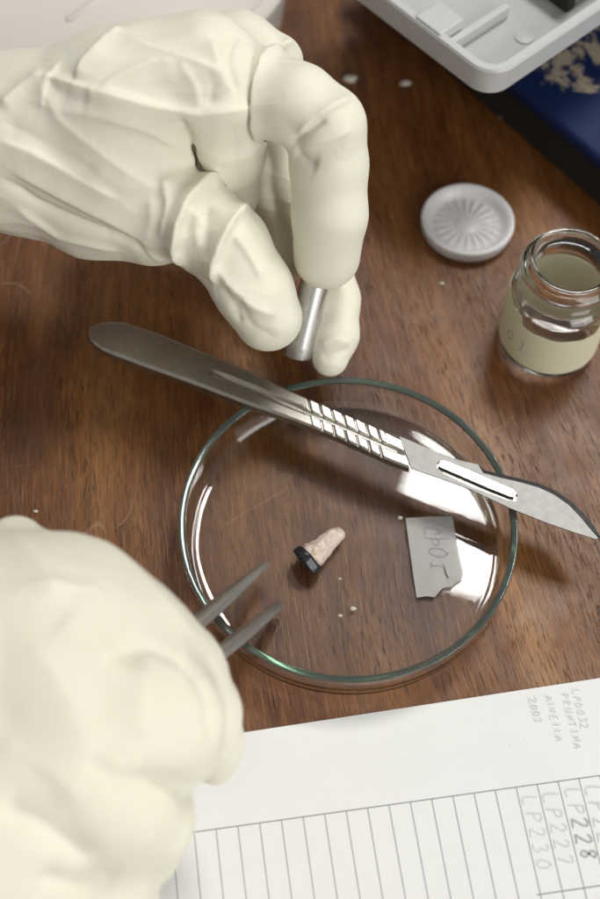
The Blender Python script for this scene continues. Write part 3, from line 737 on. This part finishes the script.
for i in range(NU):
    for j in range(NV):
        q = (i*(NV+1)+j, (i+1)*(NV+1)+j, (i+1)*(NV+1)+j+1, i*(NV+1)+j+1); f.append(q); f.append(tuple(k+n_ for k in reversed(q)))
rg = [i*(NV+1) for i in range(NU+1)]+[NU*(NV+1)+j for j in range(1, NV+1)]+[i*(NV+1)+NV for i in range(NU-1, -1, -1)]+[j for j in range(NV-1, 0, -1)]
for k in range(len(rg)): a_, b2 = rg[k], rg[(k+1) % len(rg)]; f.append((a_, b2, b2+n_, a_+n_))
mb.add(v, f); mb.build('sheet', M['paper'], form)
mb = MB(); lift = 0.02
def rule(u0, v0, u1, v1, w_):
    global lift
    d_ = np.array([u1-u0, v1-v0], float); d_ /= np.linalg.norm(d_); n2 = np.array([-d_[1], d_[0]])*w_/2
    mb.add([pap(u0+n2[0], v0+n2[1], lift), pap(u1+n2[0], v1+n2[1], lift), pap(u1-n2[0], v1-n2[1], lift), pap(u0-n2[0], v0-n2[1], lift)], [(0, 1, 2, 3)]); lift += 0.0015
rule(-100, 0, 88, 0, 0.32); low_v = pinv(560, 891.5)[1]; rule(-1, low_v, 88, low_v, 0.34)
pitch_ = (pinv(576, 778)[0]-pinv(203, 830)[0])/18.0
pitch_ = abs(pinv(536.5, 784.3)[0]-pinv(494.5, 790)[0])/2
kk = -18
for k in range(kk, 16): rule(k*pitch_, 0, k*pitch_, V1-2, 0.24)
mb.build('ruled_lines', M['ruling'], form)
# handwriting runs down the rows, letter tops to the right
mbl = MB(); mbd = MB(); z = 0.09
def row(k): return lambda u, v_, l_: pap(k*pitch_+v_, u, l_)
z = write(mbl, 'LP230', 2.6, 0.7, 4.2, 3.9, 0.34, row(0), z)
z = write(mbl, 'LP227', 2.6, 0.7, 4.2, 3.9, 0.34, row(1), z)
z = write(mbl, 'LP', 2.2, 1.0, 4.2, 3.9, 0.34, row(2), z); z = write(mbd, '228', 9.6, 0.9, 4.4, 3.9, 0.50, row(2), z)
z = write(mbl, 'LP22', 2.2, 1.0, 4.4, 3.9, 0.36, row(3), z)
mbn = MB()
for text, px, py in (('LP0032', 571, 690), ('PRUNTINA', 561, 694), ('AIVEIIA', 545, 696), ('2003', 528, 698)):
    u0, v0 = pinv(px, py)
    z = write(mbn, text, v0, u0, 2.2, 1.9, 0.26, lambda u, v_, l_: pap(v_, u, l_), z, 0.08)
mbl.build('handwriting', M['pencil'], form); mbd.build('handwriting', M['pencil_dark'], form)
M['pencil_faint'] = mat_plain('very_faint_pencil', (0.71, 0.71, 0.71), 0.8, 0.15, 1500)
mbn.build('handwriting', M['pencil_faint'], form)

# ------------------------------------------------------------------ glass jar
jb = W(546, 340, 0)
jar = empty('glass_jar', tuple(jb)); tag(jar, 'small open glass jar with cream paper label standing right of the dish', 'jar')
R1 = 15.5
jp = [(0.001, 0.15), (12.5, 0.15)]+arc(R1-2.2, 2.4, 2.2, -80, 0, 5)+[(R1, 8), (R1, 24)]+arc(R1-4.5, 25, 4.5, 8, 60, 5)+[(12.7, 30.0), (12.5, 32.0), (12.7, 33.4)] \
   + arc(12.6, 36.2, 2.0, -70, 75, 6)+[(12.6, 39.0)]+arc(11.6, 39.6, 1.0, 40, 160, 5) \
   + [(10.5, 38), (10.5, 31.5)]+arc(R1-4.9, 25.2, 3.6, 70, 5, 5)+[(R1-1.4, 18), (R1-1.5, 6)]+arc(R1-4.0, 5.2, 2.4, -5, -80, 5)+[(8, 2.9), (0.001, 3.3)]
lathe(jp, (jb[0], jb[1], 0), 96, closed=False).build('glass_body', M['jar_glass'], jar, True)
# the paper label wraps the body outside the glass; its inside shows through the neck
def lab(a0, a1, z0, z1f, r, n=70):
    m = MB(); v = []
    for rr_ in (r, r+0.14):
        for i in range(n+1):
            a = math.radians(a0+(a1-a0)*i/n); v += [(jb[0]+rr_*math.cos(a), jb[1]+rr_*math.sin(a), z0), (jb[0]+rr_*math.cos(a), jb[1]+rr_*math.sin(a), z1f(i/n))]
    k = 2*(n+1); f = []
    for i in range(n):
        q = (2*i, 2*i+2, 2*i+3, 2*i+1); f.append(tuple(reversed(q))); f.append(tuple(j+k for j in q))
        f.append((2*i, 2*i+2, 2*i+2+k, 2*i+k)); f.append((2*i+1, 2*i+3, 2*i+3+k, 2*i+1+k))
    f += [(0, 1, 1+k, k), (2*n, 2*n+1, 2*n+1+k, 2*n+k)]
    m.add(v, f); return m
def ltop(t):
    a = -320+359.5*t
    return 24.8-3.6*sstep(-144, -139, a)*(1-sstep(-52, -46, a))+0.15*math.sin(a*0.21)
lb = lab(-320, 39.5, 4.0, lambda t: float(ltop(t)), R1+0.06, 200).build('paper_label', M['label_paper'], jar)
def on_jar(u, v_, lift): a = math.radians(-163)+u/R1; r = R1+0.26+lift; return (jb[0]+r*math.cos(a), jb[1]+r*math.sin(a), v_)
mb = MB(); write(mb, '01', 1.2, 10.4, 4.8, 4.9, 0.34, on_jar, 0.0)
mb.build('handwriting', M['pencil_dark'], lb)

# ------------------------------------------------------------------ jar lid, upside down
g = N('milky_plastic'); o_ = g.obj()
b_ = g.bsdf(Base_Color=g.mix(g.noise(o_, 200, 3), (0.90, 0.89, 0.90), (0.94, 0.93, 0.94)), Roughness=0.36, Transmission_Weight=0.25, Subsurface_Weight=0.0, Subsurface_Radius=(1, 1, 1), Subsurface_Scale=0.003)
M['milky'] = g.m
lc = W(466, 228, 0)
def flute(r, z, a):
    if 4.0 < r < 11.2 and z > 1.5 and z < 2.4: z = z + 0.50*math.cos(20*a)*math.sin(math.pi*(r-4.0)/7.2)**0.6
    return r, z
lp = [(0.001, 0.12), (13.6, 0.12)]+arc(14.0, 1.4, 1.2, -80, -10, 4)+[(15.6, 3.9)]+arc(14.8, 4.3, 0.8, 0, 120, 6)+[(13.6, 4.6), (12.9, 3.9), (12.3, 2.6), (11.6, 2.2)]+[(r, 1.95+0.010*max(0.0, 11-r)**1.5) for r in np.linspace(11.1, 4.1, 15)]+[(3.9, 2.2), (3.4, 2.4), (0.001, 2.42)]
lid = lathe(lp, (lc[0], lc[1], 0), 160, closed=False, mod=flute).build('jar_lid', M['milky'], None, True)
tag(lid, 'round milky plastic jar lid lying upside down showing its fluted inside', 'lid')

# ------------------------------------------------------------------ grey tray on blue box, top right
def rrect(o, ex_, ey_, x0, x1, y0, y1, r, n=8):
    pts = []
    for cx_, cy_, a0 in ((x1-r, y1-r, 0), (x0+r, y1-r, 90), (x0+r, y0+r, 180), (x1-r, y0+r, 270)):
        for i in range(n+1):
            a = math.radians(a0+90*i/n); pts.append(o+ex_*(cx_+r*math.cos(a))+ey_*(cy_+r*math.sin(a)))
    return pts
TZ = 60.5; BZ0 = 22.0
co = W(493, 80, TZ)                                  # the near corner of the rim
tx = W(600, 8, TZ)-co; tx[2] = 0; tx /= np.linalg.norm(tx); ty = np.array([-tx[1], tx[0], 0])
tray = empty('plastic_tray', tuple(co+tx*60+ty*50)); tray.location.z = (BZ0+0.2)*MM
tag(tray, 'pale grey plastic tray with raised rim and rib resting on the blue box', 'tray')
def tring(ins, z, r): return [np.array([p[0], p[1], z]) for p in rrect(co, tx, ty, ins, 130-ins, ins, 95-ins, max(0.6, r-ins))]
mb = MB(); mb.loft([tring(1.6, 50.4, 9), tring(0.9, 50.9, 9), tring(0.0, TZ-0.8, 9), tring(0.5, TZ, 9), tring(3.0, TZ, 9), tring(3.5, TZ-0.6, 9), tring(4.3, 54.0, 9), tring(5.2, 53.4, 9)])
mb.build('tray_body', M['grey_plastic'], tray, True, sharp=35)
def tbox(u0, u1, v0, v1, z0, z1): m = MB(); m.prism([co+tx*u+ty*v_ for u, v_ in ((u0, v0), (u1, v0), (u1, v1), (u0, v1))], z0, z1); return m
def tuv(px, py, z): q = W(px, py, z)-co; return float(q@tx), float(q@ty)
r0 = tuv(463, 38, 57); r1 = tuv(511, 9, 57)
bevel(tbox(2.0, r1[0], r0[1]-0.2, r0[1]+2.2, 53.5, 57.8).build('rib', M['grey_plastic'], tray), 0.3)
bevel(tbox(0.9, 11.5, r0[1]+2.6, r0[1]+13.5, 53.5, 61.3).build('corner_block', M['grey_plastic'], tray), 0.5)
c2 = W(524, 37, 53.6); mb = lathe([(0.001, 0), (3.0, 0), (3.0, 0.35), (2.6, 0.5), (0.001, 0.5)], (c2[0], c2[1], 53.42), 32, closed=False); mb.build('raised_disc', M['grey_plastic'], tray, True, sharp=40)
bevel(tbox(34, 126, 26, 92, BZ0+0.1, 50.3).build('unseen_tray_riser', M['charcoal'], tray), 1.0)  # added unseen riser, lifts the tray for a wider shadow
d0 = tuv(566, 12, 54)
bevel(tbox(d0[0], d0[0]+4, d0[1], d0[1]+40, 53.5, 64).build('divider', M['charcoal'], tray), 0.4)
bevel(tbox(d0[0]+4.3, d0[0]+26, d0[1]+0.5, d0[1]+40, 53.5, 63).build('slide_block', mat_plain('mid_grey_plastic', (0.30, 0.31, 0.30), 0.3), tray), 0.5)

g = N('scuffed_blue_paint'); o_ = g.n('ShaderNodeNewGeometry').outputs['Position']; nz = g.noise(o_, 95, 6, 0.7, 0.8)
def near(px, py, rad):
    q = W(px, py, 22.0)*MM; v_ = g.n('ShaderNodeVectorMath', operation='DISTANCE'); g.l(o_, v_.inputs[0]); v_.inputs[1].default_value = tuple(q)
    return g.rng(v_.outputs['Value'], 0.0, rad*MM, 1.0, 0.0)
fld = g.math('MAXIMUM', g.math('MAXIMUM', near(566, 66, 17), near(592, 52, 16)), near(585, 82, 8))
worn = g.rng(g.math('ADD', g.math('MULTIPLY', fld, 0.36), g.math('MULTIPLY', nz, 1.3)), 0.84, 0.90); fl = g.noise(o_, 200, 4)
c_ = g.mix(g.noise(o_, 15, 2), (0.0035, 0.011, 0.056), (0.006, 0.018, 0.080)); c_ = g.mix(worn, c_, g.mix(fl, (0.30, 0.25, 0.18), (0.42, 0.36, 0.28)))
g.bsdf(Base_Color=c_, Roughness=0.6, Specular_IOR_Level=0.25); M['blue'] = g.m
BZ = 22.0
bo = W(513, 84, BZ); bx_ = W(600, 158, BZ)-bo; bx_[2] = 0; bx_ /= np.linalg.norm(bx_); by_ = np.array([-bx_[1], bx_[0], 0])
def bl_poly(u0, u1, v0, v1): return [bo+bx_*u+by_*v_ for u, v_ in ((u0, v0), (u1, v0), (u1, v1), (u0, v1))]
bb = empty('blue_box', tuple((bl_poly(-85, 110, 0, 110)[0]+bl_poly(-85, 110, 0, 110)[2])/2)); bb.location.z = 0
tag(bb, 'dark blue lidded box with worn tan paint patches under the grey tray', 'box')
mb = MB(); mb.prism(bl_poly(-85, 110, 0, 110), 16, BZ); bevel(mb.build('lid', M['blue'], bb), 2.2, 3)
mb = MB(); mb.prism(bl_poly(-82, 107, 3.0, 107), 0.1, 15.9); bevel(mb.build('shade_dark_body', M['charcoal'], bb), 0.8)  # near-black body, shadow under the lid put into its colour

# ------------------------------------------------------------------ frosted tub, top left
tub = empty('plastic_tub', tuple(W(120, 40, 0))); tag(tub, 'whitish frosted plastic tub with rounded corner behind the upper hand', 'tub')
tz = 26.0
cp = W(270, 12, tz); rc = 58.0; o3 = np.array([cp[0]-rc*0.87, cp[1]+rc*0.49, 0])   # centre of the big rounded corner
ux, uy = np.array([1.0, 0, 0]), np.array([0, 1.0, 0])
def tb(ins, zz): return [np.array([p[0], p[1], zz]) for p in rrect(o3, ux, uy, -190+ins, rc-ins, -rc+ins, 140-ins, rc-ins, 16)]
mb = MB(); mb.loft([tb(5, 0.1), tb(4, 1.5), tb(1.5, tz-5)]); mb.build('tub_body', M['tub'], tub, True, sharp=40)
mb = MB(); mb.loft([tb(0.3, tz-4.9), tb(0, tz-4.4), tb(0, tz-0.8), tb(0.8, tz), tb(5, tz), tb(6, tz-1.0), tb(12, tz-1.2)])
ld = mb.build('tub_lid', M['tub'], tub, True, sharp=40)
q0, q1 = W(66, 21, tz-1.0), W(96, 1, tz-1.0); dq = q1-q0; dq /= np.linalg.norm(dq); nq = np.array([-dq[1], dq[0], 0])
mb = MB(); mb.loft([[p+nq*1.5*sc_*math.cos(a_)+np.array([0, 0, 1])*(0.9*sc_*math.sin(a_)-0.3) for a_ in np.linspace(0, 2*math.pi, 13)[:-1]] for p, sc_ in ((q0, 0.3), (q0+dq*1, 1), (q0+dq*40, 1), (q0+dq*41, 0.3))])
mb.build('lid_ridge', M['tub'], ld, True)

# ------------------------------------------------------------------ crumbs on the table and in the dish
def crumb(px, py, r, z, label, flat=0.45, group=None, mat='speck'):
    c = W(px, py, z); bm = bmesh.new(); bmesh.ops.create_icosphere(bm, subdivisions=2, radius=r)
    for q in bm.verts:
        q.co *= 1+rng.uniform(-0.30, 0.30); q.co.x *= 1.25; q.co.y *= 0.85; q.co.z *= flat*0.7
    zm = min(q.co.z for q in bm.verts)
    vv = [(c[0]+q.co.x, c[1]+q.co.y, z+0.03+q.co.z-zm) for q in bm.verts]; bm.verts.index_update(); ff = [[q.index for q in fc.verts] for fc in bm.faces]; bm.free()
    o = mesh_obj('crumb', vv, ff, M[mat], None, True); tag(o, label, 'crumb', group)
G1 = 'pale crumbs scattered on the table'
crumb(350, 80, 2.1, 0, 'largest round white crumb on the table right of the index knuckle', 0.35, G1)
crumb(405, 84, 1.7, 0, 'dull pale crumb on the table between index knuckle and grey tray', 0.3, G1)
crumb(505, 118, 1.7, 0, 'pale crumb on the dark table below the grey tray corner', 0.35, G1)
crumb(442, 284, 0.7, 0, 'tiny tan crumb on the table below the jar lid', 0.5, G1)
crumb(36, 512, 0.6, 0, 'tiny white crumb on the table just above the lower hand', 0.5, G1)
G2 = 'tiny pale flakes lying in the glass dish'
crumb(353, 609, 0.7, zf, 'pale flake in the dish below the tissue sample', 0.6, G2)
crumb(340, 616, 0.5, zf, 'smaller flake in the dish left of the pale flake under the sample', 0.6, G2)
crumb(340, 579, 0.35, zf, 'very tiny flake in the dish just beneath the pink tissue', 0.6, G2)
crumb(400, 518, 0.6, zf, 'pale flake in the dish at the upper left corner of the label slip', 0.5, G2)
